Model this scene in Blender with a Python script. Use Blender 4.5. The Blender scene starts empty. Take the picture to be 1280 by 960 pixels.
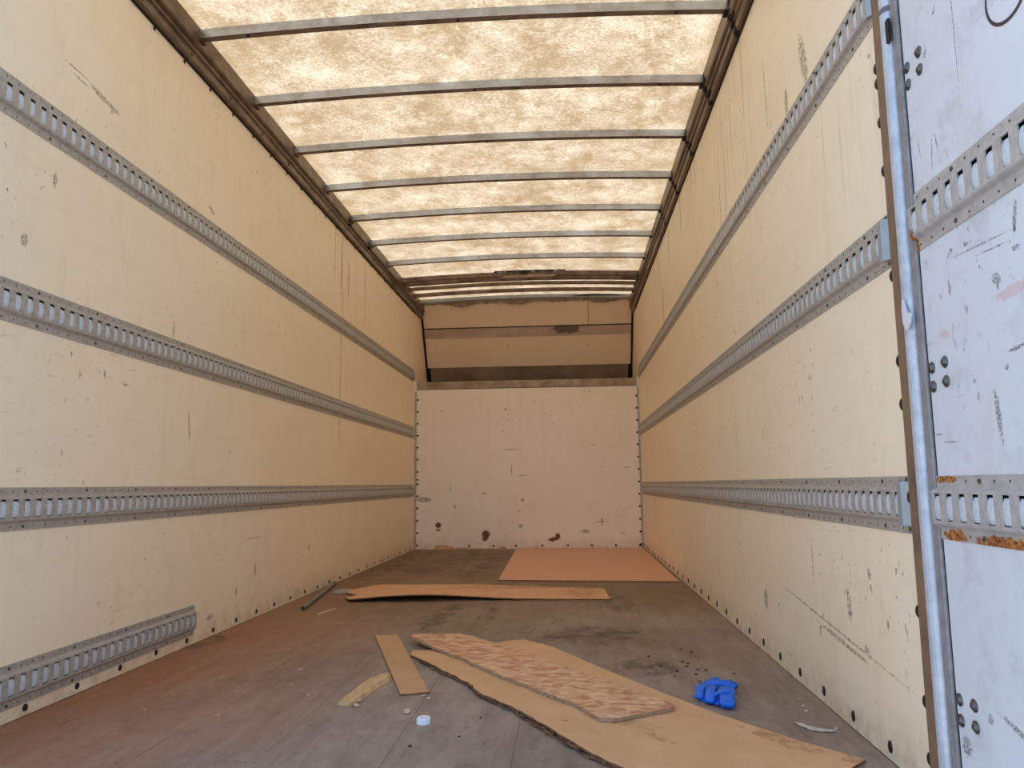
import bpy, bmesh, math, random
from mathutils import Vector, Matrix, noise
random.seed(7)
S = bpy.context.scene
COL = S.collection

# ------------------------------------------------------------------ camera
F_PX, YAW, PIT, ROL = 956.889, 0.0719, 0.1302, -0.0117
CX, CD, CZ = 1.6741, 8.3076, 0.6852
fw = Vector((-math.sin(YAW), math.cos(YAW), 0)); rt = Vector((math.cos(YAW), math.sin(YAW), 0)); up = Vector((0, 0, 1))
f2 = fw*math.cos(PIT) + up*math.sin(PIT); u2 = up*math.cos(PIT) - fw*math.sin(PIT)
r3 = rt*math.cos(ROL) + u2*math.sin(ROL); u3 = u2*math.cos(ROL) - rt*math.sin(ROL)
cam = bpy.data.cameras.new('camera'); cam.sensor_width = 36; cam.lens = F_PX*36/1280; cam.clip_start = .02
camo = bpy.data.objects.new('camera', cam); COL.objects.link(camo)
m = Matrix((r3, u3, -f2)).transposed().to_4x4(); m.translation = Vector((CX, -CD, CZ)); camo.matrix_world = m
S.camera = camo

# ------------------------------------------------------------------ sky, sun, exposure
w = bpy.data.worlds.new('world'); S.world = w; w.use_nodes = True
nt = w.node_tree; nt.nodes.clear()
wo = nt.nodes.new('ShaderNodeOutputWorld'); bg = nt.nodes.new('ShaderNodeBackground')
sky = nt.nodes.new('ShaderNodeTexSky'); sky.sky_type = 'NISHITA'; sky.sun_disc = False
sky.sun_elevation = math.radians(52); sky.sun_rotation = math.radians(-20); sky.dust_density = 2.5; sky.air_density = 1.0
nt.links.new(sky.outputs[0], bg.inputs[0]); nt.links.new(bg.outputs[0], wo.inputs[0]); bg.inputs[1].default_value = 0.33
sun = bpy.data.lights.new('sun', 'SUN'); sun.energy = 3.5; sun.angle = math.radians(1.0); sun.color = (1.0, .95, .87)
suno = bpy.data.objects.new('sun', sun); COL.objects.link(suno)
sd = Vector((-.25, .62, .80))        # direction towards the sun: over the cab
suno.rotation_euler = sd.to_track_quat('Z', 'Y').to_euler(); suno.location = (0, 10, 20)
vs = S.view_settings; vs.view_transform = 'Standard'; vs.look = 'None'; vs.gamma = 1; vs.exposure = 0.62; vs.use_curve_mapping = False
S.cycles.max_bounces = 14; S.cycles.diffuse_bounces = 10     # a pale closed box: light bounces many times

# ------------------------------------------------------------------ material helpers
class NM:
    def __init__(s, name):
        s.m = bpy.data.materials.new(name); s.m.use_nodes = True; s.t = s.m.node_tree
        s.b = s.t.nodes['Principled BSDF']; s.out = s.t.nodes['Material Output']
        s.pos = s.t.nodes.new('ShaderNodeNewGeometry').outputs['Position']
    def n(s, k, **kw):
        x = s.t.nodes.new(k)
        for a, v in kw.items(): setattr(x, a, v)
        return x
    def l(s, a, b): s.t.links.new(a, b)
    def put(s, sock, v):
        if isinstance(v, bpy.types.NodeSocket): s.l(v, sock)
        else: sock.default_value = v
    def math(s, op, a, b=0.0, c=None, clamp=False):
        x = s.n('ShaderNodeMath', operation=op, use_clamp=clamp); s.put(x.inputs[0], a); s.put(x.inputs[1], b)
        if c is not None: s.put(x.inputs[2], c)
        return x.outputs[0]
    def map(s, v, a, b, c=0.0, d=1.0):
        x = s.n('ShaderNodeMapRange'); s.put(x.inputs[0], v)
        for i, q in zip((1, 2, 3, 4), (a, b, c, d)): x.inputs[i].default_value = q
        return x.outputs[0]
    def mapping(s, loc=(0,0,0), rot=(0,0,0), scale=(1,1,1), typ='POINT', src=None):
        x = s.n('ShaderNodeMapping', vector_type=typ); s.l(src or s.pos, x.inputs[0])
        x.inputs[1].default_value = loc; x.inputs[2].default_value = rot; x.inputs[3].default_value = scale
        return x.outputs[0]
    def noise(s, scale, detail=3, rough=.5, stretch=(1,1,1), off=(0,0,0)):
        x = s.n('ShaderNodeTexNoise'); s.l(s.mapping(loc=off, scale=stretch), x.inputs['Vector'])
        x.inputs['Scale'].default_value = scale; x.inputs['Detail'].default_value = detail; x.inputs['Roughness'].default_value = rough
        return x.outputs[0]
    def mix(s, f, a, b, mode='MIX'):
        x = s.n('ShaderNodeMix', data_type='RGBA', blend_type=mode); s.put(x.inputs[0], f)
        s.put(x.inputs[6], a if isinstance(a, bpy.types.NodeSocket) else (*a, 1)); s.put(x.inputs[7], b if isinstance(b, bpy.types.NodeSocket) else (*b, 1))
        return x.outputs[2]
    def blot(s, c, r, rot=(0,0,0), rag=.9, ns=30, nz=None):
        v = s.mapping(loc=c, rot=rot, scale=r, typ='TEXTURE')
        x = s.n('ShaderNodeVectorMath', operation='LENGTH'); s.l(v, x.inputs[0])
        nz = nz or s.noise(ns, 3, .7)
        d = s.math('ADD', x.outputs['Value'], s.math('MULTIPLY', s.math('SUBTRACT', nz, .5), rag*2))
        return s.map(d, 1.05, .8)
    def many(s, lst, **kw):
        brk = kw.pop('brk', 0); nz = s.noise(kw.pop('ns', 30), 3, .7); o = None
        for c, r, rot in lst:
            q = s.blot(c, r, rot, nz=nz, **kw)
            o = q if o is None else s.math('MAXIMUM', o, q)
        if brk: o = s.math('MULTIPLY', o, s.map(s.noise(brk, 4, .75, off=(9, 9, 9)), .40, .58))
        return o
    def bump(s, h, dist=.002, strength=.5):
        x = s.n('ShaderNodeBump'); s.l(h, x.inputs['Height']); x.inputs['Distance'].default_value = dist; x.inputs['Strength'].default_value = strength
        s.l(x.outputs[0], s.b.inputs['Normal'])
    def done(s, col, rough=.6, metal=0., spec=.5):
        s.put(s.b.inputs['Base Color'], col if isinstance(col, bpy.types.NodeSocket) else (*col, 1))
        s.put(s.b.inputs['Roughness'], rough); s.put(s.b.inputs['Metallic'], metal); s.b.inputs['Specular IOR Level'].default_value = spec
        return s.m

def lin(r, g, b):
    f = lambda c: ((c/255+.055)/1.055)**2.4 if c > 10 else c/255/12.92
    return (f(r), f(g), f(b))

def simple(name, col, rough=.6, metal=0., var=.25, sc=25, dark=None, spec=.5):
    k = NM(name); nz = k.noise(sc, 4, .65)
    d = dark or tuple(c*.6 for c in col)
    c = k.mix(k.map(nz, .35, .75, 0, var*2), col, d)
    return k.done(c, rough, metal, spec)

# wall scratches / chips: (centre, radii, rotation)
def wall_mat(name, base, side):
    k = NM(name)
    big = k.noise(1.6, 4, .6, (1, .6, 1)); fine = k.noise(9, 5, .7, (1, .25, 2.2))
    c = k.mix(k.map(big, .35, .7, 0, .5), base, tuple(v*f for v, f in zip(base, (.93, .90, .85))))
    c = k.mix(k.map(fine, .5, .8, 0, .35), c, tuple(v*f for v, f in zip(base, (.88, .82, .72))))
    sep = k.n('ShaderNodeSeparateXYZ'); k.l(k.pos, sep.inputs[0]); X, Y, Z = sep.outputs
    # thin vertical runs of dirty water
    st = k.noise(1, 5, .7, (1, 42, 1.1)) if side != 'back' else k.noise(1, 3, .6, (16, 1, .5))
    topm = k.map(Z, 1.1, 2.5, .05, 1.0) if side == 'right' else k.map(Z, .6, 2.6, .0, .42)
    strk = k.math('MULTIPLY', k.map(st, .57, .69), topm)
    if side in ('left', 'right'): strk = k.math('MULTIPLY', strk, k.map(k.noise(1.7, 2, .5, (1, 1, .7), (3, 9, 1)), .42, .62))
    c = k.mix(k.math('MULTIPLY', strk, .75 if side == 'right' else .4), c, lin(118, 88, 52))
    # scuffs in one direction
    sc = k.noise(1, 6, .75, (1, 9, 60) if side != 'back' else (9, 1, 60), (4, 2, 7))
    scm = k.noise(2.3, 2, .5, off=(8, 5, 1))
    c = k.mix(k.math('MULTIPLY', k.map(sc, .60, .70), k.map(scm, .46, .62, 0, .55)), c, lin(105, 85, 62))
    # pits
    pt = k.noise(55, 2, .5, (1, 1, .6)); pm = k.noise(3.1, 3, .6, off=(1, 7, 3))
    c = k.mix(k.math('MULTIPLY', k.map(pt, .66, .71), k.map(pm, .52, .66, 0, .8)), c, lin(60, 48, 38))
    low = k.math('MULTIPLY', k.map(Z, .14, .0, 0, .5), k.map(k.noise(14, 4, .7), .35, .65))
    c = k.mix(low, c, lin(176, 136, 92))
    c = k.mix(k.map(k.noise(3.5, 5, .7, (1, 2.2, .8), (6, 6, 2)), .54, .72, 0, .4), c, tuple(v*f for v, f in zip(base, (.84, .76, .66))))
    R = math.radians
    if side == 'left':
        rust = [((0, -2.80, 2.35), (1, .022, .26), (0,0,0)), ((0, -2.77, 1.95), (1, .012, .25), (0,0,0)), ((0, -2.13, 2.35), (1, .010, .35), (0,0,0)),
                ((0, -2.97, 2.4), (1, .008, .3), (0,0,0)), ((0, -2.79, 1.45), (1, .010, .5), (0,0,0)), ((0, -2.62, 2.3), (1, .02, .15), (0,0,0))]
        c = k.mix(k.math('MULTIPLY', k.many(rust, ns=22, rag=1.1, brk=60), .72), c, lin(98, 68, 40))
        dk = [((0, -6.12, 1.456), (1, .016, .022), (0,0,0)), ((0, -5.79, 2.11), (1, .06, .012), (R(-8),0,0)), ((0, -5.72, 2.10), (1, .05, .010), (R(-5),0,0)),
              ((0, -5.92, 2.13), (1, .07, .003), (R(-2),0,0)), ((0, -5.90, 2.105), (1, .05, .004), (R(-4),0,0)), ((0, -4.76, .09), (1, .035, .012), (0,0,0)),
              ((0, -4.481, .166), (1, .014, .022), (0,0,0)), ((0, -5.668, 1.10), (1, .008, .016), (0,0,0)), ((0, -5.534, 1.078), (1, .02, .006), (0,0,0)),
              ((0, -4.30, .42), (1, .11, .003), (0,0,0)), ((0, -6.0, 1.7), (1, .01, .03), (0,0,0)), ((0, -5.2, 1.36), (1, .006, .04), (0,0,0)),
              ((0, -3.4, .30), (1, .02, .02), (0,0,0)), ((0, -4.25, .25), (1, .015, .03), (0,0,0)), ((0, -5.03, .95), (1, .008, .07), (R(8),0,0)), ((0, -4.9, 2.0), (1, .03, .012), (R(-20),0,0))]
        c = k.mix(k.math('MULTIPLY', k.many(dk, ns=110, rag=1.1, brk=150), .9), c, lin(88, 72, 52))
    if side == 'right':
        dk = [((2.45, -5.87, .255), (1, .55, .004), (R(5.5),0,0)), ((2.45, -5.96, .225), (1, .22, .007), (R(5.5),0,0)), ((2.45, -5.73, .42), (1, .004, .075), (0,0,0)),
              ((2.45, -6.04, .34), (1, .016, .05), (R(-8),0,0)), ((2.45, -5.10, .22), (1, .03, .04), (0,0,0)), ((2.45, -6.2, .44), (1, .01, .015), (0,0,0)),
              ((2.45, -4.9, 2.36), (1, .006, .14), (0,0,0)), ((2.45, -5.95, 2.02), (1, .03, .10), (R(-15),0,0)), ((2.45, -5.5, 2.15), (1, .006, .16), (R(-4),0,0)),
              ((2.45, -3.95, 2.50), (1, .010, .12), (0,0,0)), ((2.45, -3.34, 2.45), (1, .014, .16), (0,0,0)), ((2.45, -2.74, 2.43), (1, .014, .18), (0,0,0)), ((2.45, -2.13, 2.40), (1, .016, .22), (0,0,0)),
              ((2.45, -4.6, 2.1), (1, .006, .3), (0,0,0)), ((2.45, -2.3, 2.1), (1, .02, .2), (0,0,0)), ((2.45, -5.75, 1.98), (1, .02, .05), (0,0,0)), ((2.45, -6.15, .24), (1, .02, .012), (0,0,0))]
        c = k.mix(k.math('MULTIPLY', k.many(dk, ns=80, rag=1.0, brk=110), .85), c, lin(86, 64, 42))
    if side == 'back':
        dk = [((.39, 0, .65), (.006, 1, .05), (0,0,0)), ((1.173, 0, .516), (.02, 1, .02), (0,0,0)), ((.76, 0, .59), (.02, 1, .012), (0,0,0)), ((2.014, 0, .281), (.07, 1, .007), (0,0,0)),
              ((2.02, 0, .28), (.010, 1, .05), (0,0,0)), ((1.05, 0, 1.06), (.08, 1, .005), (0,0,0)), ((1.06, 0, .84), (.006, 1, .07), (0,0,0)), ((2.24, 0, .16), (.03, 1, .006), (0,0,0)),
              ((1.84, 0, .18), (.04, 1, .02), (0,0,0)), ((.10, 0, .53), (.09, 1, .03), (0,0,0)), ((1.15, 0, .24), (.025, 1, .02), (0,0,0)), ((1.17, 0, .78), (.05, 1, .005), (0,0,0)),
              ((.3, 0, 1.49), (.03, 1, .005), (0,0,0)), ((1.0, 0, 1.5), (.012, 1, .012), (0,0,0)), ((1.94, 0, 1.1), (.03, 1, .004), (0,0,0)), ((2.3, 0, .85), (.03, 1, .006), (0,0,0)), ((.44, 0, .45), (.012, 1, .02), (0,0,0)), ((1.14, 0, .4), (.01, 1, .012), (0,0,0))]
        c = k.mix(k.math('MULTIPLY', k.many(dk, ns=70, rag=1.1, brk=90), .9), c, lin(70, 55, 45))
        br = [((.262, 0, .255), (.034, 1, .032), (0,0,0)), ((.775, 0, .15), (.05, 1, .045), (0,R(30),0)), ((.765, 0, .12), (.03, 1, .04), (0,0,0)), ((1.50, 0, .10), (.06, 1, .025), (0,R(-14),0)), ((1.545, 0, .13), (.03, 1, .035), (0,0,0))]
        c = k.mix(k.many(br, ns=34, rag=.75), c, lin(128, 66, 44))
        br = [((.30, 0, .012), (.09, 1, .035), (0,0,0)), ((.55, 0, .0), (.12, 1, .018), (0,0,0)), ((.95, 0, .0), (.05, 1, .03), (0,0,0)), ((.262, 0, .205), (.03, 1, .018), (0,0,0))]
        c = k.mix(k.many(br, ns=14, rag=.6), c, lin(190, 138, 88))
    if side == 'door':
        dk = [((2.45, -6.903, 1.043), (1, .016, .010), (R(20),0,0)), ((2.45, -6.907, 1.034), (1, .006, .014), (0,0,0)), ((2.45, -6.948, .909), (1, .03, .004), (R(-6),0,0)), ((2.45, -6.976, 1.134), (1, .006, .03), (R(15),0,0)),
              ((2.45, -6.713, 1.365), (1, .003, .03), (R(8),0,0)), ((2.45, -6.735, 1.38), (1, .003, .022), (R(-10),0,0)), ((2.45, -6.66, 1.40), (1, .002, .028), (R(-10),0,0)), ((2.45, -6.84, 1.56), (1, .002, .12), (0,0,0)),
              ((2.45, -6.64, .778), (1, .022, .002), (0,0,0)), ((2.45, -6.87, .80), (1, .008, .05), (R(-6),0,0)), ((2.45, -6.69, .76), (1, .03, .002), (R(2),0,0)), ((2.45, -6.91, .88), (1, .006, .006), (0,0,0)), ((2.45, -6.80, .87), (1, .004, .004), (0,0,0)),
              ((2.45, -6.85, 1.12), (1, .10, .002), (R(3),0,0)), ((2.45, -6.9, 1.10), (1, .05, .002), (R(3),0,0)), ((2.45, -6.97, 1.08), (1, .012, .006), (0,0,0)), ((2.45, -6.65, .16), (1, .02, .02), (0,0,0)), ((2.45, -6.86, .24), (1, .08, .006), (R(14),0,0)),
              ((2.45, -6.72, 1.585), (1, .005, .012), (R(30),0,0)), ((2.45, -6.77, 1.65), (1, .004, .012), (R(30),0,0)), ((2.45, -6.75, .24), (1, .01, .01), (0,0,0)), ((2.45, -6.60, .145), (1, .012, .03), (0,0,0))]
        c = k.mix(k.math('MULTIPLY', k.many(dk, ns=160, rag=1.1, brk=200), .9), c, lin(48, 46, 50))
        c = k.mix(k.math('MULTIPLY', k.many([((2.45, -6.95, 1.01), (1, .06, .012), (R(-4),0,0)), ((2.45, -6.70, .98), (1, .02, .01), (0,0,0))], ns=60), .3), c, lin(205, 120, 120))
        grey = k.noise(5, 5, .7, (1, 1.5, 1.5), (2, 2, 2))
        c = k.mix(k.map(grey, .52, .75, 0, .4), c, lin(140, 140, 142))
    k.bump(k.noise(40, 4, .6, (1, .3, 1) if side != 'back' else (.3, 1, 1)), .0015, .35)
    return k.done(c, k.map(big, .3, .7, .38, .55), 0, .4)

WALLC = lin(249, 235, 208)
M = {}
M['wall_left'] = wall_mat('painted_liner_left', WALLC, 'left')
M['wall_right'] = wall_mat('painted_liner_right', WALLC, 'right')
M['wall_back'] = wall_mat('painted_liner_back', lin(252, 240, 226), 'back')
M['door'] = wall_mat('painted_door_liner', lin(214, 220, 228), 'door')
M['dark'] = simple('dark_joint', lin(30, 24, 20), .9)
M['outer'] = simple('outer_skin', lin(205, 205, 205), .5)
M['galv'] = simple('galvanised_track', lin(182, 178, 171), .45, .12, .35, 60, lin(134, 122, 106))
M['tongue'] = simple('bright_galvanised', lin(204, 212, 218), .4, .1, .2, 90, lin(150, 152, 150))
M['endcap'] = simple('grey_end_cap', lin(158, 166, 170), .45, .3, .15)
M['rivet'] = simple('dull_rivet', lin(82, 72, 62), .5, .5, .3, 90)
M['hole'] = simple('hole_and_gap_dark', lin(34, 28, 24), .8)  # near-black, stands in for the shade inside slots, holes and gaps
M['bolt'] = simple('worn_bolt', lin(48, 40, 35), .5, .3, .4, 120, lin(24, 19, 16))
M['boltdoor'] = simple('steel_carriage_bolt', lin(112, 112, 110), .28, .8, .4, 120, lin(40, 38, 36))
M['alu'] = simple('dark_roof_extrusion', lin(128, 106, 84), .4, .45, .45, 12, lin(70, 54, 40))
M['white_trim'] = simple('white_corner_trim', lin(190, 186, 182), .4, .1, .3, 30, lin(110, 95, 85))
M['bulk'] = simple('pinkish_nose_panel', lin(255, 232, 200), .6, 0, .2, 3, lin(246, 214, 180))
M['bulkband'] = simple('stained_batten', lin(206, 182, 166), .6, .0, .35, 4, lin(140, 122, 108))
k = NM('stained_batten')
c = k.mix(k.map(k.noise(4, 5, .6), .35, .7, 0, .6), lin(216, 192, 172), lin(160, 138, 120))
c = k.mix(k.math('MULTIPLY', k.blot((1.68, .5, 2.46), (.17, .3, .05), ns=14, rag=.8), .8), c, lin(74, 72, 58))
M['bulkband'] = k.done(c, .6)
M['sill'] = simple('weathered_sill', lin(186, 164, 140), .6, .1, .4, 8, lin(88, 70, 52))
M['sillback'] = simple('dark_shelf_metal', lin(158, 142, 120), .6, .1, .5, 4, lin(112, 98, 80))
M['header'] = simple('grey_header', lin(160, 162, 164), .4, .4, .3, 10)
M['frame'] = simple('brown_frame_strip', lin(140, 112, 88), .6, .1, .4, 12, lin(96, 80, 66))
M['hinge'] = simple('pale_blue_hinge_edge', lin(196, 204, 214), .35, .2, .3, 30, lin(140, 150, 165))
M['seal'] = simple('grey_seal_strip', lin(150, 148, 150), .6, .1, .4, 25, lin(110, 106, 104))
M['black'] = simple('black_sealant', lin(22, 18, 16), .7)
M['rustrail'] = None

k = NM('rusted_door_track')      # door tracks: galvanised with orange rust along the lower flange
rm = k.many([((2.45, -6.68, .572), (1, .05, .012), (0,0,0)), ((2.45, -6.86, .570), (1, .10, .014), (0,0,0)), ((2.45, -6.95, .568), (1, .06, .016), (0,0,0)), ((2.45, -6.66, .685), (1, .04, .008), (0,0,0)), ((2.45, -6.62, 1.20), (1, .012, .03), (0,0,0)), ((2.45, -7.2, .57), (1, .2, .016), (0,0,0))], ns=50, rag=1.1)
c0 = k.mix(k.map(k.noise(50, 4, .7), .4, .75, 0, .6), lin(184, 182, 180), lin(134, 126, 118))
c1 = k.mix(k.map(k.noise(90, 3, .7), .4, .6), lin(120, 62, 30), lin(190, 128, 62))
M['rustrail'] = k.done(k.mix(rm, c0, c1), k.math('MULTIPLY_ADD', rm, .35, .42), .12)

# roof bows: galvanised steel with a few stains
k = NM('galvanised_bow')
c = k.mix(k.map(k.noise(7, 5, .7, (1, 1, 1)), .4, .75, 0, .7), lin(188, 196, 208), lin(126, 116, 106))
M['bow'] = k.done(c, .28, .85)
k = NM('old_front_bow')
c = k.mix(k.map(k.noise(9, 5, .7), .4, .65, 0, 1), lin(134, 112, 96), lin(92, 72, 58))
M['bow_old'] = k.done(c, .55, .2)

# black leak grime that collects where the bows meet the right roof rail
k = NM('grimy_right_roof_rail')
sep = k.n('ShaderNodeSeparateXYZ'); k.l(k.pos, sep.inputs[0])
ph = k.math('ABSOLUTE', k.math('SUBTRACT', k.math('FRACT', k.math('MULTIPLY_ADD', sep.outputs[1], 1/.6096, 5.18/.6096+20.5)), .5))
gr = k.math('MULTIPLY', k.map(k.math('ADD', ph, k.math('MULTIPLY', k.math('SUBTRACT', k.noise(38, 4, .8), .5), .16)), .055, .03), k.map(sep.outputs[1], -2.4, -2.9))
c0 = k.mix(k.map(k.noise(8, 4, .6, (1, .2, 1)), .35, .7), lin(130, 106, 82), lin(84, 66, 50))
M['alu_right'] = k.done(k.mix(gr, c0, (.012, .009, .008)), k.math('MULTIPLY_ADD', gr, .4, .42), .35)

# translucent fibreglass roof
k = NM('translucent_fibreglass')
n1 = k.noise(3.6, 6, .7, (1, .8, 1)); n2 = k.noise(62, 4, .8, (1, 1.2, 1)); n3 = k.noise(11, 5, .75, (1, .8, 1), (5, 3, 1))
v = k.math('ADD', k.math('MULTIPLY', n1, .58), k.math('ADD', k.math('MULTIPLY', n3, .38), k.math('MULTIPLY', n2, .66)))
vm = k.map(v, .67, .89)
c = k.mix(vm, (.66, .565, .40), (.30, .212, .112))
sep = k.n('ShaderNodeSeparateXYZ'); k.l(k.pos, sep.inputs[0])
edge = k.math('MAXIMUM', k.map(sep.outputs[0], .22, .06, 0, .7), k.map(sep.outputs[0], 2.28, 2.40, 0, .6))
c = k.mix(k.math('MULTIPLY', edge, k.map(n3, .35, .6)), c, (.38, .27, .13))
k.t.nodes.remove(k.b)
tr = k.n('ShaderNodeBsdfTranslucent'); k.l(c, tr.inputs[0])
df = k.n('ShaderNodeBsdfDiffuse'); k.l(k.mix(vm, (.92, .86, .70), (.78, .66, .46)), df.inputs[0])
ms = k.n('ShaderNodeMixShader'); ms.inputs[0].default_value = .5
k.l(tr.outputs[0], ms.inputs[1]); k.l(df.outputs[0], ms.inputs[2]); k.l(ms.outputs[0], k.out.inputs[0])
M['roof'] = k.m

# floor
k = NM('worn_truck_floor')
sep = k.n('ShaderNodeSeparateXYZ'); k.l(k.pos, sep.inputs[0]); X, Y, Z = sep.outputs
big = k.noise(1.1, 5, .65); grain = k.noise(16, 5, .7, (1, .12, 1)); blo = k.noise(5, 5, .7, (1, .5, 1), (3, 1, 2))
c = k.mix(k.map(big, .35, .65), lin(164, 148, 138), lin(142, 124, 108))
c = k.mix(k.map(grain, .4, .75, 0, .55), c, lin(98, 86, 75))
c = k.mix(k.map(blo, .5, .72, 0, .55), c, lin(182, 166, 150))
deep = k.map(k.math('ADD', Y, k.math('MULTIPLY', k.math('SUBTRACT', big, .5), 2.2)), -5.6, -3.0, 0, .8)  # dimmer light toward the back, painted into the floor colour
c = k.mix(deep, c, k.mix(k.map(blo, .35, .6), lin(146, 118, 88), lin(116, 92, 66)))
rl = k.math('MULTIPLY', k.map(k.math('ADD', X, k.math('MULTIPLY', k.math('SUBTRACT', big, .5), 1.2)), .95, .05), k.map(Y, -3.2, -4.8, .3, 1))
c = k.mix(k.math('MULTIPLY', rl, k.map(grain, .2, .6, .55, .98)), c, lin(156, 102, 66))
R = math.radians
dk = [((.30, -1.1, 0), (.05, 1.0, 1), (0,0,R(4))), ((.75, -1.2, 0), (.03, 1.2, 1), (0,0,R(2))), ((1.25, -4.0, 0), (.03, .3, 1), (0,0,0)), ((.55, -1.5, 0), (.22, .9, 1), (0,0,R(-8))), ((.98, -1.5, 0), (.10, 1.0, 1), (0,0,R(-5))), ((.85, -.9, 0), (.5, .4, 1), (0,0,0)), ((.12, -1.6, 0), (.14, 1.2, 1), (0,0,0)), ((1.96, -5.30, 0), (.14, .12, 1), (0,0,0)), ((.98, -4.2, 0), (.07, .45, 1), (0,0,R(-3))),
      ((1.75, -4.7, 0), (.25, .22, 1), (0,0,0)), ((1.95, -3.75, 0), (.09, .35, 1), (0,0,0)), ((.04, -4.85, 0), (.07, .18, 1), (0,0,0))]
c = k.mix(k.math('MULTIPLY', k.many(dk, ns=9, rag=1.2, brk=9), .7), c, lin(66, 54, 42))
mid = k.noise(24, 4, .75, (1, .35, 1), (3, 5, 1)); c = k.mix(k.map(mid, .52, .72, 0, .45), c, lin(92, 76, 64)); c = k.mix(k.map(k.noise(17, 5, .8, (1, .8, 1), (13, 5, 1)), .56, .72, 0, .35), c, lin(190, 174, 158))
sp = k.noise(38, 3, .6, off=(4, 4, 4)); spm = k.noise(2.2, 2, .5, off=(7, 1, 0))
c = k.mix(k.math('MULTIPLY', k.map(sp, .65, .70), k.map(spm, .45, .6, 0, .85)), c, lin(40, 34, 30))
sl = k.noise(1, 5, .8, (70, 7, 1), (1, 2, 0))
c = k.mix(k.math('MULTIPLY', k.map(sl, .60, .72), .4), c, lin(185, 172, 160))
k.bump(grain, .002, .4)
M['floor'] = k.done(c, k.map(big, .3, .7, .5, .7), 0, .35)

# boards
def board_mat(name, a, b, stains=(), stretch=(1, 1, 1), sc=5):
    k = NM(name)
    c = k.mix(k.map(k.noise(sc, 5, .65, stretch), .35, .7), a, b)
    c = k.mix(k.map(k.noise(120, 2, .6), .5, .8, 0, .3), c, tuple(v*.6 for v in b))
    if stains: c = k.mix(k.math('MULTIPLY', k.many(list(stains), ns=22, rag=1.2, brk=30), .55), c, lin(140, 84, 50))
    return k.done(c, .55, 0, .3)
M['hardboard'] = board_mat('tan_hardboard', lin(222, 180, 136), lin(208, 164, 120),
    [((2.22, -6.14, .008), (.035, .11, 1), (0,0,R(38))), ((1.83, -6.0, .008), (.03, .12, 1), (0,0,R(60))), ((1.90, -6.12, .008), (.02, .07, 1), (0,0,R(40))), ((2.36, -6.27, .008), (.04, .03, 1), (0,0,0)), ((1.65, -6.0, .01), (.012, .012, 1), (0,0,0))])
M['slat'] = board_mat('narrow_hardboard', lin(206, 166, 126), lin(192, 150, 110), [])
M['ply'] = board_mat('orange_plywood', lin(226, 178, 146), lin(216, 164, 132), (), (1, 9, 1), 3)
M['strip'] = board_mat('orange_veneer', lin(230, 182, 142), lin(212, 158, 114), [((1.3, -3.1, .01), (.5, .10, 1), (0,0,0)), ((1.75, -3.3, .01), (.12, .25, 1), (0,0,0))], (1, 6, 1), 4)
M['edge'] = simple('torn_fibre_edge', lin(150, 106, 70), .9, 0, .5, 70, lin(46, 30, 20))
M['splint'] = board_mat('pale_split_wood', lin(222, 190, 146), lin(190, 152, 108), (), (6, 1, 1), 18)
M['core'] = simple('osb_core', lin(188, 156, 124), .85, 0, .5, 90, lin(120, 92, 70))
k = NM('osb_strands')
vo = k.n('ShaderNodeTexVoronoi'); k.l(k.mapping(rot=(0,0,R(48)), scale=(26, 60, 30)), vo.inputs['Vector']); vo.inputs['Scale'].default_value = 1
vo2 = k.n('ShaderNodeTexVoronoi'); k.l(k.mapping(rot=(0,0,R(12)), scale=(30, 62, 30)), vo2.inputs['Vector']); vo2.inputs['Scale'].default_value = 1
sa = k.n('ShaderNodeSeparateColor'); k.l(vo.outputs['Color'], sa.inputs[0]); sb = k.n('ShaderNodeSeparateColor'); k.l(vo2.outputs['Color'], sb.inputs[0])
c = k.mix(sa.outputs[0], lin(212, 162, 118), lin(236, 204, 166))
c = k.mix(k.math('MULTIPLY', k.map(sb.outputs[0], .5, .55), .8), c, k.mix(sb.outputs[1], lin(204, 154, 116), lin(228, 194, 156)))
pk = k.math('MULTIPLY', k.map(k.math('ADD', k.math('MULTIPLY', sa.outputs[1], .5), k.noise(16, 5, .9)), .76, .90), .75)
c = k.mix(pk, c, lin(186, 116, 88))
k.bump(k.math('ADD', sa.outputs[2], sb.outputs[2]), .0015, .8)
M['osb'] = k.done(c, .65, 0, .3)
M['glove'] = simple('blue_nitrile', lin(16, 112, 232), .42, 0, .15, 30, lin(12, 60, 150))
M['cap'] = simple('white_plastic', lin(235, 240, 246), .3, 0, .05)
M['conduit'] = simple('grey_conduit', lin(138, 134, 126), .4, .5, .3, 40)
M['scrap'] = simple('pale_plastic_scrap', lin(205, 196, 184), .45, 0, .3, 60)
M['chip'] = simple('pale_wood_chip', lin(214, 194, 165), .8, 0, .3, 90)
M['darkchip'] = simple('dark_debris', lin(58, 44, 34), .9)
M['marker'] = simple('brown_black_marker', lin(62, 50, 56), .6)
M['tape'] = simple('clear_white_tape', lin(220, 226, 232), .3, 0, .1)
M['asphalt'] = simple('pale_concrete', lin(186, 184, 180), .9, 0, .4, 3, lin(150, 148, 144))
M['steel'] = simple('chassis_steel', lin(50, 50, 52), .7)

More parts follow.
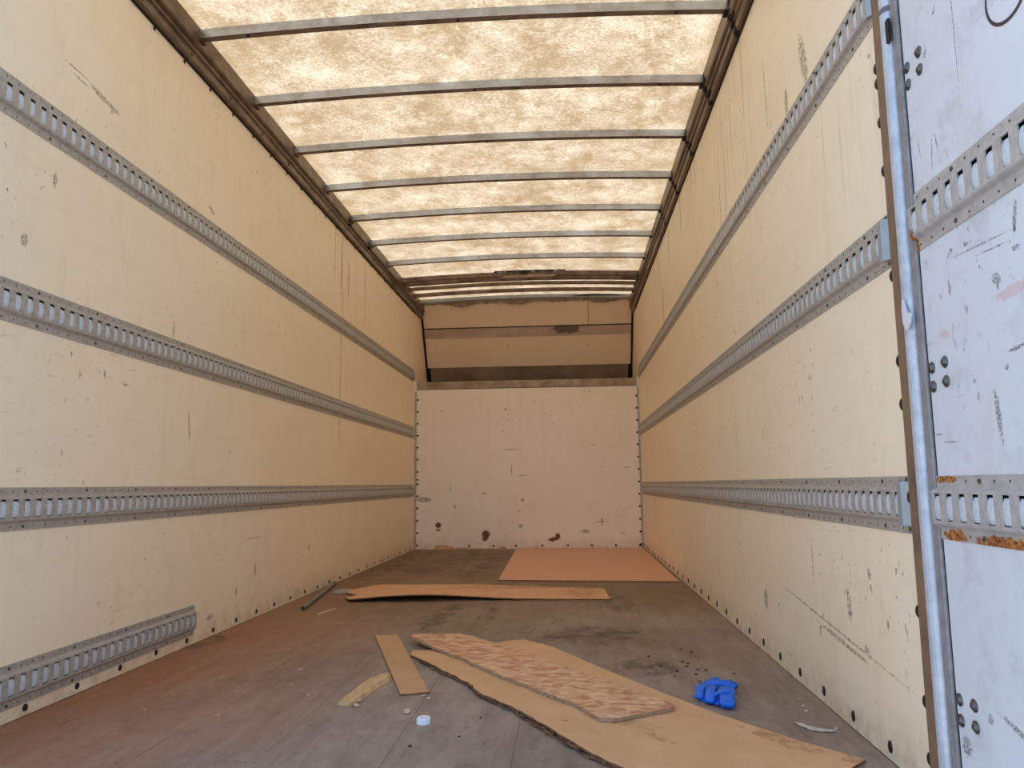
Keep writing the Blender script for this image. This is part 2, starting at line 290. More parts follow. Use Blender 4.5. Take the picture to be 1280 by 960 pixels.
# ------------------------------------------------------------------ object helpers
def link(name, bm, mats, parent=None, smooth=False):
    bmesh.ops.recalc_face_normals(bm, faces=bm.faces[:])
    return link_raw(name, bm, mats, parent, smooth)
def link_raw(name, bm, mats, parent=None, smooth=False):
    me = bpy.data.meshes.new(name); bm.to_mesh(me); bm.free()
    for q in (mats if isinstance(mats, (list, tuple)) else [mats]): me.materials.append(q)
    if smooth:
        for p in me.polygons: p.use_smooth = True
    o = bpy.data.objects.new(name, me); COL.objects.link(o)
    if parent: o.parent = parent
    return o
def inst(name, me, mat4, parent):
    o = bpy.data.objects.new(name, me); COL.objects.link(o); o.matrix_world = mat4
    if parent: o.parent = parent; o.matrix_parent_inverse = parent.matrix_basis.inverted()
    return o
def tag(o, label, cat=None, group=None, kind=None):
    o['label'] = label
    if cat: o['category'] = cat
    if group: o['group'] = group
    if kind: o['kind'] = kind
    return o
def empty(name, loc=(0, 0, 0)):
    o = bpy.data.objects.new(name, None); COL.objects.link(o); o.location = loc; return o
def adopt(o, root):
    o.parent = root; o.matrix_parent_inverse = root.matrix_basis.inverted(); return o
def box(bm, x0, x1, y0, y1, z0, z1, bev=0):
    r = bmesh.ops.create_cube(bm, size=1, matrix=Matrix.Translation(((x0+x1)/2, (y0+y1)/2, (z0+z1)/2)) @ Matrix.Diagonal((x1-x0, y1-y0, z1-z0, 1)))
    if bev:
        es = list({e for v in r['verts'] for e in v.link_edges})
        bmesh.ops.bevel(bm, geom=es, offset=bev, segments=1, affect='EDGES')
def bx(name, a, mat, parent=None, bev=0):
    bm = bmesh.new(); box(bm, *a, bev=bev); return link(name, bm, mat, parent)
def prism(bm, pts, axis, a, b):       # polygon (2D) extruded along axis
    def P(p, t): return {'x': (t, p[0], p[1]), 'y': (p[0], t, p[1]), 'z': (p[0], p[1], t)}[axis]
    A = [bm.verts.new(P(p, a)) for p in pts]; B = [bm.verts.new(P(p, b)) for p in pts]
    bm.faces.new(A); bm.faces.new(B[::-1])
    for i in range(len(pts)): bm.faces.new((A[i-1], A[i], B[i], B[i-1]))

def dome_mesh(name, r, h, mat, washer=0):
    bm = bmesh.new(); N = 12; rings = [(r, 0), (r*.92, h*.55), (r*.6, h*.9), (0, h)]
    if washer: rings = [(r*1.45, 0), (r*1.45, washer), (r*1.05, washer), (r, washer+h*.2), (r*.8, washer+h*.7), (r*.45, washer+h), (0, washer+h*1.05)]
    prev = None
    for rr, z in rings:
        cur = [bm.verts.new((rr*math.cos(2*math.pi*i/N), rr*math.sin(2*math.pi*i/N), z)) for i in range(N)] if rr else [bm.verts.new((0, 0, z))]
        if prev:
            for i in range(N):
                if len(cur) == 1: bm.faces.new((prev[i], prev[(i+1) % N], cur[0]))
                else: bm.faces.new((prev[i], prev[(i+1) % N], cur[(i+1) % N], cur[i]))
        prev = cur
    me = bpy.data.meshes.new(name); bm.to_mesh(me); bm.free(); me.materials.append(mat)
    for p in me.polygons: p.use_smooth = True
    return me
ROT = {'L': Matrix.Rotation(math.pi/2, 4, 'Y'), 'R': Matrix.Rotation(-math.pi/2, 4, 'Y'), 'B': Matrix.Rotation(math.pi/2, 4, 'X')}   # dome looks to +x, -x, -y
BOLT = dome_mesh('bolt', .0115, .005, M['bolt'])
BOLTS = dome_mesh('bolt_small', .009, .004, M['bolt'])
RIV = dome_mesh('rivet', .0052, .003, M['rivet'])
CARR = dome_mesh('carriage_bolt', .0088, .006, M['boltdoor'], .002)

W = 2.45; YF = -6.50; ZT = 2.76
# ------------------------------------------------------------------ structure
# floor of boards
fl = bx('floor', (-.04, W+.04, -6.56, .9, -.11, -.022), M['steel']); tag(fl, 'worn grey brown wooden floor of the box truck', kind='structure')
e = [0.0, .2275] + [.55+.3225*i for i in range(6)] + [W]
e = [0.0, .2275, .55, .8725, 1.195, 1.5175, 1.84, 2.1625, W]
for i in range(len(e)-1):
    bx('floor_board', (e[i]+.0004, e[i+1]-.0004, -6.56, -.001, -.021, -random.random()*.0006), M['floor'], fl, bev=.0004)
# walls: outer skin + painted liner panels with narrow dark joints
ycuts = [YF, -5.24, -2.80, -.36, 0.0]
def sidewall(name, x_in, sgn, mat, cuts, lab):
    a, b = sorted((x_in - sgn*.040, x_in - sgn*.0065)); 
    wl = bx(name, (a, b, YF, .92, -.02, ZT+.02), M['dark']); tag(wl, lab, kind='structure')
    a, b = sorted((x_in - sgn*.042, x_in - sgn*.0402)); bx('outer_skin', (a, b, YF, .92, -.06, ZT+.03), M['outer'], wl)
    a, b = sorted((x_in - sgn*.0064, x_in))
    for c0, c1 in zip(cuts[:-1], cuts[1:]):
        bx('wall_panel', (a, b, c0+.0005, c1-.0005, .001, ZT-.05), mat, wl, bev=.0004)
    bx('cheek_panel', (a, b, .003, .88, 1.74, ZT-.02), M['bulk'], wl)
    return wl
wallL = sidewall('wall_left', 0, 1, M['wall_left'], ycuts, 'cream painted left side wall of the cargo box')
wallR = sidewall('wall_right', W, -1, M['wall_right'], [-6.50, -5.055, -2.80, -.36, 0.0], 'cream painted right side wall of the cargo box')
def Tm(x, y, z): return Matrix.Translation((x, y, z))
yb = [-5.973+.2505*i for i in range(-2, 24)]
for y in yb:
    if y < -.05:
        inst('bolt', BOLT, Tm(0, y, .028+random.uniform(-.003, .003)) @ ROT['L'], wallL)
        inst('bolt', BOLTS, Tm(0, y+.005, 2.575) @ ROT['L'], wallL)
y = -6.263
while y < -.05:
    inst('bolt', BOLT, Tm(W, y, .038+random.uniform(-.004, .004)) @ ROT['R'] @ Matrix.Diagonal((1.35, 1, 1, 1)), wallR)
    y += .2468
for z in (1.685, 1.646, 1.546, 1.423, 1.163, .959, .858, .645, .393, .2, .08):
    inst('bolt', BOLT, Tm(W, -6.486, z) @ ROT['R'] @ Matrix.Diagonal((1.35, 1.2, 1.6, 1)), wallR)
# back wall
wb = bx('wall_back', (0, W, .007, .045, 0, 1.735), M['dark']); tag(wb, 'white painted front bulkhead wall with chipped spots at the foot', kind='structure')
bx('wall_panel', (.012, W-.012, 0, .0068, .001, 1.73), M['wall_back'], wb, bev=.0006)
for i in range(13):
    z = 1.62-.1315*i
    inst('bolt', BOLT, Tm(.030, 0, z) @ ROT['B'], wb); inst('bolt', BOLT, Tm(W-.028, 0, z) @ ROT['B'], wb)
for z in (.745, .44): inst('bolt', BOLT, Tm(.030, 0, z) @ ROT['B'], wb)
for x in (.591, .858, 1.099, 1.38, 1.652, 1.906, 2.159, 2.41): inst('bolt', BOLT, Tm(x, 0, .034) @ ROT['B'], wb)
# torn liner lip at the foot of the back wall
bm = bmesh.new(); pts = []
for i in range(31):
    x = .22+i*.024; pts.append((x, .010+.016*abs(noise.noise((x*9, 1, 0)))+(.02 if .25 < x < .42 else 0)))
prism(bm, [(.22, .0)]+pts+[(.94, 0)], 'y', -.010, -.0005)
bm2 = link('torn_veneer', bm, M['ply'], wb)
# corner trims
for nm, x, s in (('trim_1', 0, 1), ('trim_2', W, -1)):
    bm = bmesh.new(); r = .016
    prism(bm, [(x, 0), (x+s*r*1.2, -.001), (x+s*r*1.1, -.006), (x+s*.008, -.012), (x+s*.006, -r), (x, -r)] if s > 0 else [(x, 0), (x, -r), (x-.006, -r), (x-.008, -.012), (x-r*1.1, -.006), (x-r*1.2, -.001)], 'z', 0, 1.73)
    t = link(nm, bm, M['white_trim']); tag(t, 'narrow metal strip in the %s rear corner' % ('left' if s > 0 else 'right'), kind='structure')
    bx('bright_splice', (x+(0 if s > 0 else -.02), x+(.02 if s > 0 else 0), -.02, 0, 1.71, 1.83), M['tape'], t)
# recess above the back wall ("nose"): sill, shelf, sloped panels
sill = bx('trim_3', (.0, W, -.006, .05, 1.735, 1.815), M['sill'], bev=.003); tag(sill, 'brown sill beam across the top of the white back wall', kind='structure')
nose = bx('wall_nose', (0, W, .05, .9, 1.78, 1.80), M['sillback']); tag(nose, 'pinkish sloped panels in the recess above the back wall', kind='structure')
def slopept(t): return (.835 + (.24-.835)*t, 1.80 + (2.80-1.80)*t)     # t 0 at shelf, 1 at header
def slab(name, t0, t1, off0, thick, mat, x0=.006, x1=W-.006, parent=nose):
    (ya, za), (yc, zc) = slopept(t0), slopept(t1)
    d = Vector((yc-ya, zc-za)).normalized(); n = Vector((-d.y, d.x))      # towards the opening (-y)
    if n.x > 0: n = -n
    P = [(ya+n.x*off0, za+n.y*off0), (yc+n.x*off0, zc+n.y*off0), (yc+n.x*(off0+thick), zc+n.y*(off0+thick)), (ya+n.x*(off0+thick), za+n.y*(off0+thick))]
    bm = bmesh.new(); prism(bm, P, 'x', x0, x1); return link(name, bm, mat, parent)
slab('shelf_back', 0.0, .275, .0, .012, M['sillback'], .05, W-.05)
slab('nose_panel', .28, .60, .0, .014, M['bulk'])
slab('batten', .602, .70, .0, .018, M['bulkband'])
slab('dark_joint', .700, .708, .0, .0185, M['hole'])
slab('nose_panel', .709, .985, .0, .010, M['bulk'], .006, 1.935)
slab('nose_panel', .709, .985, .0, .010, M['bulk'], 1.940)
slab('backing', 0, 1, -.02, .018, M['dark'], .0, W)
slab('edge_rail', 0.0, .985, .0, .03, M['dark'], .0, .022); slab('edge_rail', 0.0, .985, .0, .03, M['dark'], W-.022, W)
for i in range(16):
    ya, za = slopept(.90); x = .22+i*.142
    inst('screw', RIV, Tm(x, ya-.011, za) @ ROT['B'], nose)
for x, t in ((1.0, .50), (1.945, .49)):
    ya, za = slopept(t); bm = bmesh.new(); bmesh.ops.create_cone(bm, cap_ends=True, segments=10, radius1=.012, radius2=.008, depth=.01, matrix=Tm(x, ya-.016, za) @ Matrix.Rotation(math.pi/2, 4, 'X')); link('plug', bm, M['bulkband'], nose)
# peeling lip under the header
bm = bmesh.new(); ya, za = slopept(.965); pts = [(.03, 2.80)]
for i in range(121):
    x = .03+i*(W-.06)/120; pts.append((x, za-.010-.055*max(0, noise.noise((x*3.1, 4, 1))+.12)-.012*random.random()))
prism(bm, pts+[(W-.03, 2.80)], 'y', ya-.030, ya-.022); link('peeling_veneer', bm, M['bow_old'], nose)

# roof rails (extrusion along both sides)
prof = [(0, 2.592), (.020, 2.594), (.024, 2.600), (.024, 2.636), (.034, 2.642), (.036, 2.652), (.030, 2.660), (.044, 2.668), (.048, 2.676), (.048, 2.755), (0, 2.755)]
bm = bmesh.new(); prism(bm, prof, 'y', YF-.0, .86); t = link('trim_4', bm, M['alu']); tag(t, 'dark brown ridged roof rail along the left wall top', kind='structure')
y = -6.4
bx('dark_joint', (0, .006, YF, 0, 2.584, 2.593), M['hole'], t)  # dark strip put in as the shadow line in the gap below the rail
while y < -.2: inst('bolt', BOLTS, Tm(.024, y, 2.618) @ ROT['L'], t); y += .4
bm = bmesh.new(); prism(bm, [(W-a, b) for a, b in prof][::-1], 'y', YF, .86); t = link('trim_5', bm, M['alu_right']); tag(t, 'dark brown roof rail along the right wall top, black leaks at each bow', kind='structure')
bx('dark_joint', (W-.006, W, YF, 0, 2.584, 2.593), M['hole'], t)  # same painted shadow line below the right rail
for i in range(7):       # clotted sealant where bows meet the right rail
    yy = -5.18+.6096*i; bm = bmesh.new()
    if i < 5:
        for j in range(7):
            px, pz = random.choice([(.048, 2.70), (.050, 2.685), (.038, 2.655), (.030, 2.63), (.045, 2.72)])
            bmesh.ops.create_icosphere(bm, subdivisions=1, radius=random.uniform(.007, .014), matrix=Tm(W-px, yy-.02+random.uniform(-.03, .02), pz) @ Matrix.Diagonal((.7, 1.6, .8, 1)))
        link('black_sealant', bm, M['black'], t, True)
    else: bm.free()
for x, yy, L in ((.05, -3.0, .03),):
    pass
for yy in (-2.78, -2.20):
    bm = bmesh.new()
    for j in range(6): bmesh.ops.create_icosphere(bm, subdivisions=1, radius=random.uniform(.008, .016), matrix=Tm(.045, yy+random.uniform(-.03, .03), random.uniform(2.66, 2.72)))
    link('black_sealant', bm, M['black'], bpy.data.objects['trim_4'], True)
# roof skin
bm = bmesh.new(); nx, ny = 24, 40; ARCH = .032; g = []
def roofz(x): return 2.752 + ARCH*(1-((x-W/2)/(W/2))**2)
for j in range(ny+1):
    g.append([bm.verts.new((x, -6.60+(7.0)*j/ny, roofz(x)+.0015*noise.noise((x*2, j*.7, 0)))) for x in [W*i/nx for i in range(nx+1)]])
for j in range(ny):
    for i in range(nx): bm.faces.new((g[j][i], g[j][i+1], g[j+1][i+1], g[j+1][i]))
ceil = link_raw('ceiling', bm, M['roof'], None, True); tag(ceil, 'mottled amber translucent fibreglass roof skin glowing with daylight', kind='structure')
bx('nose_roof', (-.04, W+.04, .41, .94, 2.74, 2.80), M['outer'], nose); bx('nose_front', (-.04, W+.04, .90, .94, 1.78, 2.74), M['outer'], nose)

# roof bows
def bow(y0, depth, h, mat, label, x0=.046, zb=2.706, sag=0.0, extra=True):
    root = empty('roof_bow', (W/2, y0, zb)); tag(root, label, 'beam', 'roof bows')
    bm = bmesh.new(); N = 24; rows = []
    pr = [(0, 0), (.0, h), (depth*.2, h+.002), (depth, h+.002), (depth, 0.004), (depth-.004, 0)]
    for i in range(N+1):
        x = x0+(W-2*x0)*i/N; z = zb+ARCH*(1-((x-W/2)/(W/2))**2) - sag*math.exp(-((x-W/2)/.5)**2)
        rows.append([bm.verts.new((x, y0+a, z+b-.001)) for a, b in pr])
    for i in range(N):
        for j in range(len(pr)): bm.faces.new((rows[i][j-1], rows[i][j], rows[i+1][j], rows[i+1][j-1]))
    bm.faces.new(rows[0]); bm.faces.new(rows[-1][::-1])
    bmesh.ops.recalc_face_normals(bm, faces=bm.faces[:])
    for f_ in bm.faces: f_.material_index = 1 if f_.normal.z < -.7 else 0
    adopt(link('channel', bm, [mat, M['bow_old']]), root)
    if extra:
        for x in (x0+.22, W/2, W-x0-.22):     # small fixing screws on the front face
            z = zb+ARCH*(1-((x-W/2)/(W/2))**2)+.004
            bm = bmesh.new(); bmesh.ops.create_cone(bm, cap_ends=True, segments=8, radius1=.008, radius2=.006, depth=.006, matrix=Tm(x, y0+depth*.4, z-.006)); adopt(link('rivet', bm, M['hole']), root)
        for s in (0, 1):
            xx = x0+.004 if s == 0 else W-x0-.004
            bm = bmesh.new(); box(bm, xx-.012, xx+.012, y0-.006, y0+depth+.006, zb-.010, zb+.0, bev=.002); adopt(link('end_bracket', bm, M['alu'] if s == 0 else M['black']), root)
    return root
names = ['galvanised roof bow just outside the top of the view, nearest the opening', 'bluish steel roof bow across the top edge of the photo', 'second bluish roof bow down from the top of the photo', 'third roof bow from the top of the photo, bluish grey on its right half', 'fourth roof bow from the top, ragged dark upper edge', 'fifth roof bow from the top, black sealant clot at its right end',
         'sixth roof bow from the top, thin grey brown', 'seventh roof bow from the top, last thin one before the doubled bow']
for i in range(8):
    bow(-5.79+.6096*i, .040, .042, M['bow'], names[i])
b1 = bow(-.93, .05, .042, M['bow_old'], 'brown roof bow with torn black patch on top, front one of the doubled pair')
bow(-.80, .05, .036, M['bow_old'], 'brown roof bow tight behind the torn one, rear of the doubled pair', zb=2.700)
bow(-.56, .04, .030, M['bow_old'], 'thin brown roof bow between the doubled pair and the grey header', zb=2.712, sag=-.004)
bow(-.30, .04, .034, M['bow_old'], 'last brown roof bow, directly in front of the grey header', zb=2.708)
# torn patch hanging at bow b1
bm = bmesh.new(); pts = []
for i in range(41):
    x = .98+i*.0175; pts.append((x, 2.746+ARCH-.034*max(0, noise.noise((x*9, 0, 2))+.15)-.008*random.random()))
prism(bm, [(.98, 2.76+ARCH-.005)]+pts+[(1.68, 2.76+ARCH-.005)], 'y', -.955, -.948); adopt(link('torn_patch', bm, M['black']), b1)
bm = bmesh.new(); prism(bm, [(1.02, 2.722), (1.12, 2.735), (1.5, 2.738), (1.60, 2.728), (1.55, 2.716), (1.3, 2.718), (1.1, 2.712)], 'y', -.945, -.937); adopt(link('loose_plate', bm, M['sill']), b1)
hd = empty('roof_header', (W/2, .03, 2.70)); tag(hd, 'pale grey metal header tube where the roof meets the nose panels', 'beam')
bm = bmesh.new(); rows = []
for i in range(25):
    x = .046+(W-.092)*i/24; z = 2.700+ARCH*(1-((x-W/2)/(W/2))**2)
    rows.append([bm.verts.new((x, .0+a, z+b)) for a, b in ((0, .01), (.0, .045), (.03, .05), (.06, .045), (.06, 0), (.01, 0))])
for i in range(24):
    for j in range(6): bm.faces.new((rows[i][j-1], rows[i][j], rows[i+1][j], rows[i+1][j-1]))
bm.faces.new(rows[0]); bm.faces.new(rows[-1][::-1]); adopt(link('tube', bm, M['header']), hd)
bm = bmesh.new(); prism(bm, [(1.75, 2.745), (1.9, 2.757), (2.2, 2.752), (2.33, 2.738), (2.1, 2.742), (1.9, 2.741)], 'y', -.012, -.004); adopt(link('torn_seal', bm, M['black']), hd)

# ------------------------------------------------------------------ rear door frame and open door leaf
fr = bx('trim_6', (W-.012, W+.045, -6.548, -6.502, -.06, 2.80), M['frame'], bev=.003); tag(fr, 'brown upright strip of the rear door frame beside the open door', kind='structure')
# pale blue rounded hinge edge
bm = bmesh.new(); pr = [(W+.04, -6.548), (W+.04, -6.588)]+[(W-.002-.020*math.sin(a), -6.568-.020*math.cos(a)) for a in [math.pi*i/8 for i in range(9)]]
pr = [(W+.04, -6.548), (W+.04, -6.588)]+[(W-.002-.018*math.sin(math.pi*i/8), -6.568-.020*math.cos(math.pi*i/8)) for i in range(9)]
prism(bm, pr, 'z', -.06, 1.772); hg = link('trim_7', bm, M['hinge']); tag(hg, 'pale blue rounded metal edge between frame strip and open door', kind='structure')
bm = bmesh.new(); prism(bm, pr, 'z', 1.787, 2.78); link('upper_length', bm, M['hinge'], hg)
bm = bmesh.new(); box(bm, W-.018, W-.012, -6.60, -6.585, 1.69, 1.745); link('catch', bm, M['black'], hg)
bm = bmesh.new()
prism(bm, [(-6.578, 1.085), (-6.572, 1.062), (-6.574, 1.03), (-6.588, 1.012), (-6.604, 1.024), (-6.612, 1.045), (-6.594, 1.052), (-6.586, 1.066)], 'x', W-.026, W-.0215); link('tape_scrap', bm, M['tape'], hg)
# other side and top of the frame
f = bx('trim_8', (-.045, .012, -6.56, -6.50, -.06, 2.80), M['frame'], bev=.003); tag(f, 'rear door frame upright at the left of the opening', kind='structure')
f = bx('trim_9', (.012, W-.012, -6.56, -6.50, 2.70, 2.80), M['frame'], bev=.003); tag(f, 'rear door frame header above the opening', kind='structure')
f = bx('trim_10', (-.045, W+.045, -6.62, -6.56, -.16, -.002), M['galv'], bev=.004); tag(f, 'steel threshold at the rear edge of the floor', kind='structure')
# door leaf
dr = empty('door_1', (W+.02, -6.592, .0)); tag(dr, 'open rear door swung back, cool white inside face with cargo tracks', kind='structure')
adopt(bx('door_panel', (W, W+.034, -7.86, -6.604, .03, 2.72), M['door'], bev=.001), dr)
adopt(bx('seal_strip', (W-.007, W+.036, -6.620, -6.590, .01, 2.74), M['seal'], bev=.002), dr)
adopt(bx('dark_joint', (W-.0012, W, -6.623, -6.6202, .03, 2.72), M['hole']), dr)
for y0, y1, z0, z1 in ((-7.895, -7.861, .0, 2.75),): adopt(bx('edge_frame', (W-.006, W+.04, y0, y1, z0, z1), M['seal'], bev=.002), dr)
for z in (.9, 1.58, .225, 2.3):
    for dz in (-.020, .020):
        for yy in (-6.637, -6.694):
            o = inst('carriage_bolt', CARR, Tm(W, yy+(0 if yy > -6.66 else 0), z+dz+(.004 if yy < -6.66 else 0)) @ ROT['R'], None); adopt(o, dr)
# marker doodle: flattened stroke following two nested loops
def stroke(pts, wd, nm, par):
    bm = bmesh.new(); prev = None
    for i, (yy, zz) in enumerate(pts):
        a = pts[max(0, i-1)]; b = pts[min(len(pts)-1, i+1)]; d = Vector((b[0]-a[0], b[1]-a[1])).normalized(); n = Vector((-d.y, d.x))
        ww = wd*(.5+.5*math.sin(math.pi*(i+.5)/len(pts)))
        cur = [bm.verts.new((W-t, yy+n.x*s*ww, zz+n.y*s*ww)) for s, t in ((-1, .0002), (1, .0002), (1, .0009), (-1, .0009))]
        if prev:
            for j in range(4): bm.faces.new((prev[j-1], prev[j], cur[j], cur[j-1]))
        else: bm.faces.new(cur)
        prev = cur
    bm.faces.new(prev[::-1]); o = link(nm, bm, M['marker']); adopt(o, par)
stroke([(-7.02+.066*math.cos(a), 1.535+.062*math.sin(a)) for a in [math.radians(v) for v in range(-250, 45, 9)]], .0035, 'marker_loop', dr)
stroke([(-7.018+.022*math.cos(a), 1.542+.026*math.sin(a)) for a in [math.radians(v) for v in range(-200, 60, 12)]], .004, 'marker_loop', dr)

# ------------------------------------------------------------------ cargo tracks
PITCH = .0508
def track_mesh(n, rust):      # local: u along +x, t (proud) along +z ... built in (u, w, t)
    bm = bmesh.new()
    H0 = [(0, 0, 0), (0, .0022, 0)]
    def q(a, b, c, d): bm.faces.new([bm.verts.new(p) for p in (a, b, c, d)])
    L = n*PITCH
    prof = [(0, 0), (0, .0024), (.0215, .0024), (.0245, .0035), (.0300, .0125), (.0330, .014)]     # (w, t) lower half up to the face
    up = [(.130-w_, t_) for w_, t_ in prof][::-1]
    for P in (prof, up):
        for (w0, t0), (w1, t1) in zip(P[:-1], P[1:]): q((0, w0, t0), (L, w0, t0), (L, w1, t1), (0, w1, t1))
    a, b = .0385, .0940; hw = .0122; T = .014; D = .003
    for i in range(n):
        u0 = i*PITCH; u1 = u0+PITCH; c = (u0+u1)/2; l, r = c-hw, c+hw
        q((u0, .033, T), (l, .033, T), (l, .097, T), (u0, .097, T)); q((r, .033, T), (u1, .033, T), (u1, .097, T), (r, .097, T))
        q((l, .033, T), (r, .033, T), (r, a, T), (l, a, T)); q((l, b, T), (r, b, T), (r, .097, T), (l, .097, T))
        for p0, p1 in (((l, a), (r, a)), ((r, a), (r, b)), ((r, b), (l, b)), ((l, b), (l, a))): q((*p0, T), (*p0, T-D), (*p1, T-D), (*p1, T))
    for u in (0, L):          # end closures
        bm.faces.new([bm.verts.new((u, w_, t_)) for w_, t_ in prof+up])
    bmesh.ops.remove_doubles(bm, verts=bm.verts[:], dist=1e-5)
    for f_ in bm.faces: f_.material_index = 0
    me = bpy.data.meshes.new('track_channel'); bm.to_mesh(me); bm.free(); me.materials.append(M['rustrail'] if rust else M['galv'])
    return me
def back_mesh(n):
    bm = bmesh.new(); box(bm, 0.002, n*PITCH-.002, .030, .100, .0003, .0012); me = bpy.data.meshes.new('slot_shadow_plate'); bm.to_mesh(me); bm.free(); me.materials.append(M['hole']); return me  # dark plate added so the slot cavities read as shaded
bm = bmesh.new(); P = [(.0402, .0095), (.046, .0116), (.054, .0126), (.066, .0130), (.074, .0126), (.082, .0112), (.0885, .0085)]; rows = []
for w_, t_ in P: rows.append([bm.verts.new((u, w_, t_+e_)) for u, e_ in ((-.0068, -.0032), (-.0045, -.0008), (.006, .0), (.0121, .0))])
for i in range(len(P)-1):
    for j in range(3): bm.faces.new((rows[i][j], rows[i][j+1], rows[i+1][j+1], rows[i+1][j]))
TON = bpy.data.meshes.new('slot_tongue'); bm.to_mesh(TON); bm.free(); TON.materials.append(M['tongue'])
for p in TON.polygons: p.use_smooth = True
def holes_mesh(n):
    bm = bmesh.new()
    for i in range(n):
        for w_ in (.0115, .1185):
            if i % 6 == 2: continue
            bmesh.ops.create_cone(bm, cap_ends=True, segments=6, radius1=.0028, radius2=.0024, depth=.0006, matrix=Tm((i+.5)*PITCH, w_, .0026))
    me = bpy.data.meshes.new('punched_holes'); bm.to_mesh(me); bm.free(); me.materials.append(M['hole']); return me
CAPM = None
def track(side, ycentre0, n, zb, label, rust=False, cap=False):
    # ycentre0: centre of the first (nearest) slot; runs towards +y
    y0 = ycentre0-PITCH/2
    x = 0 if side == 'L' else W
    # local (u, w, t) -> world (x +- t, y0+u, zb+w)
    s = 1 if side == 'L' else -1
    Mx = Matrix(((0, 0, s, x), (1, 0, 0, y0), (0, 1, 0, zb), (0, 0, 0, 1)))
    root = empty('cargo_track', (x, y0, zb)); tag(root, label, 'rail', 'slotted cargo tracks')
    def add(name, me, mm=Matrix.Identity(4)): return adopt_inst(name, me, Mx @ mm, root)
    add('track_channel', track_mesh(n, rust)); add('slot_shade_backing', back_mesh(n))
    h = add('punched_holes', holes_mesh(n)); h['kind'] = 'stuff'
    for i in range(n):
        add('slot_tongue', TON, Tm((i+.5)*PITCH, 0, 0))
        if i % 6 == 2:
            add('rivet', RIV, Tm((i+.5)*PITCH, .0115, .0022)); add('rivet', RIV, Tm((i+.5)*PITCH, .1185, .0022))
    if cap:
        bm = bmesh.new()
        prism(bm, [(-.020, .026), (-.0165, .016), (.004, .0155), (.004, .0195), (-.012, .020)], 'y', 0, 1) if False else None
        u = [(-.022, .0026), (-.020, .0045), (-.006, .0165), (.012, .0175), (.012, .0150), (-.004, .0142), (-.012, .0005), (-.022, .0005)]
        A = [bm.verts.new((a_, .018, t_)) for a_, t_ in u]; B = [bm.verts.new((a_, .118, t_)) for a_, t_ in u]
        bm.faces.new(A); bm.faces.new(B[::-1])
        for i in range(len(u)): bm.faces.new((A[i-1], A[i], B[i], B[i-1]))
        box(bm, -.022, 0.0, 0, .130, .0004, .0024)
        bmesh.ops.recalc_face_normals(bm, faces=bm.faces[:])
        me = bpy.data.meshes.new('end_cap'); bm.to_mesh(me); bm.free(); me.materials.append(M['endcap']); add('end_cap', me)
        for w_ in (.010, .122): add('rivet', RIV, Tm(-.010, w_, .0022))
    return root
def adopt_inst(name, me, mat4, root):
    o = bpy.data.objects.new(name, me); COL.objects.link(o); o.matrix_world = mat4; o.parent = root
    o.matrix_parent_inverse = Matrix.Translation(root.location).inverted(); return o
yL = -6.155+.0125-6*PITCH
nL = 126
track('L', yL, nL, 1.813, 'highest slotted cargo track on the left wall')
track('L', yL, nL, 1.188, 'slotted cargo track on the left wall, second from the top')
track('L', yL, nL, .563, 'long slotted cargo track on the left wall at eye level, third from the top')
track('L', -4.915-PITCH*.5-PITCH*30, 31, .040, 'short slotted cargo track low on the left wall just above the floor')
track('R', -6.440, 126, .563, 'lowest slotted cargo track on the right wall, dented grimy slots near its end', cap=True)
track('R', -6.440, 126, 1.186, 'middle slotted cargo track on the right wall with pale end cap', cap=True)
track('R', -6.455, 126, 1.803, 'highest slotted cargo track on the right wall', cap=True)
track('R', -7.806, 24, .562, 'rusty slotted cargo track on the open door, lower one', rust=True)
track('R', -7.806, 24, 1.180, 'slotted cargo track on the open door, above the rusty one', rust=True)
track('R', -7.806, 24, 1.803, 'highest slotted cargo track on the open door', rust=True)

# ------------------------------------------------------------------ loose things on the floor
def smoothpoly(pts, sub, jag, seed=0, which=None):
    out = []
    n = len(pts)
    for i in range(n):
        a = Vector(pts[i]); b = Vector(pts[(i+1) % n]); L = (b-a).length; k_ = max(1, int(L/sub))
        jj = jag if (which is None or i in which) else jag*.08
        d = (b-a).normalized() if L else Vector((1, 0)); nn = Vector((-d.y, d.x))
        for j in range(k_):
            p = a.lerp(b, j/k_)
            if j: p = p+nn*(noise.noise((p.x*23+seed, p.y*23, 0))+.6*noise.noise((p.x*71+seed, p.y*71, 3)))*jj
            out.append((p.x, p.y))
    return out
def sheet(name, pts, thick, zf, mtop, medge, parent=None):
    # board: outline triangulated with inner grid so it can bend; zf(x,y) = height of underside
    bm = bmesh.new()
    vs_ = [bm.verts.new((x, y, 0)) for x, y in pts]; es = [bm.edges.new((vs_[i-1], vs_[i])) for i in range(len(vs_))]
    f_ = bm.faces.new(vs_)
    bmesh.ops.triangulate(bm, faces=[f_])
    for it in range(3):
        lng = [e_ for e_ in bm.edges if e_.calc_length() > .12 and len(e_.link_faces) == 2]
        if not lng: break
        bmesh.ops.subdivide_edges(bm, edges=lng, cuts=1); bmesh.ops.triangulate(bm, faces=bm.faces[:])
    for fc in bm.faces:
        if fc.normal.z < 0: fc.normal_flip()
    r = bmesh.ops.extrude_face_region(bm, geom=bm.faces[:])
    topv = set(v for v in r['geom'] if isinstance(v, bmesh.types.BMVert)); topf = set(v for v in r['geom'] if isinstance(v, bmesh.types.BMFace))
    for v in bm.verts: v.co.z = zf(v.co.x, v.co.y) + (thick if v in topv else 0)
    bmesh.ops.recalc_face_normals(bm, faces=bm.faces[:])
    for fc in bm.faces: fc.material_index = 0 if abs(fc.normal.z) > .5 else 1
    return link_raw(name, bm, [mtop, medge], parent)
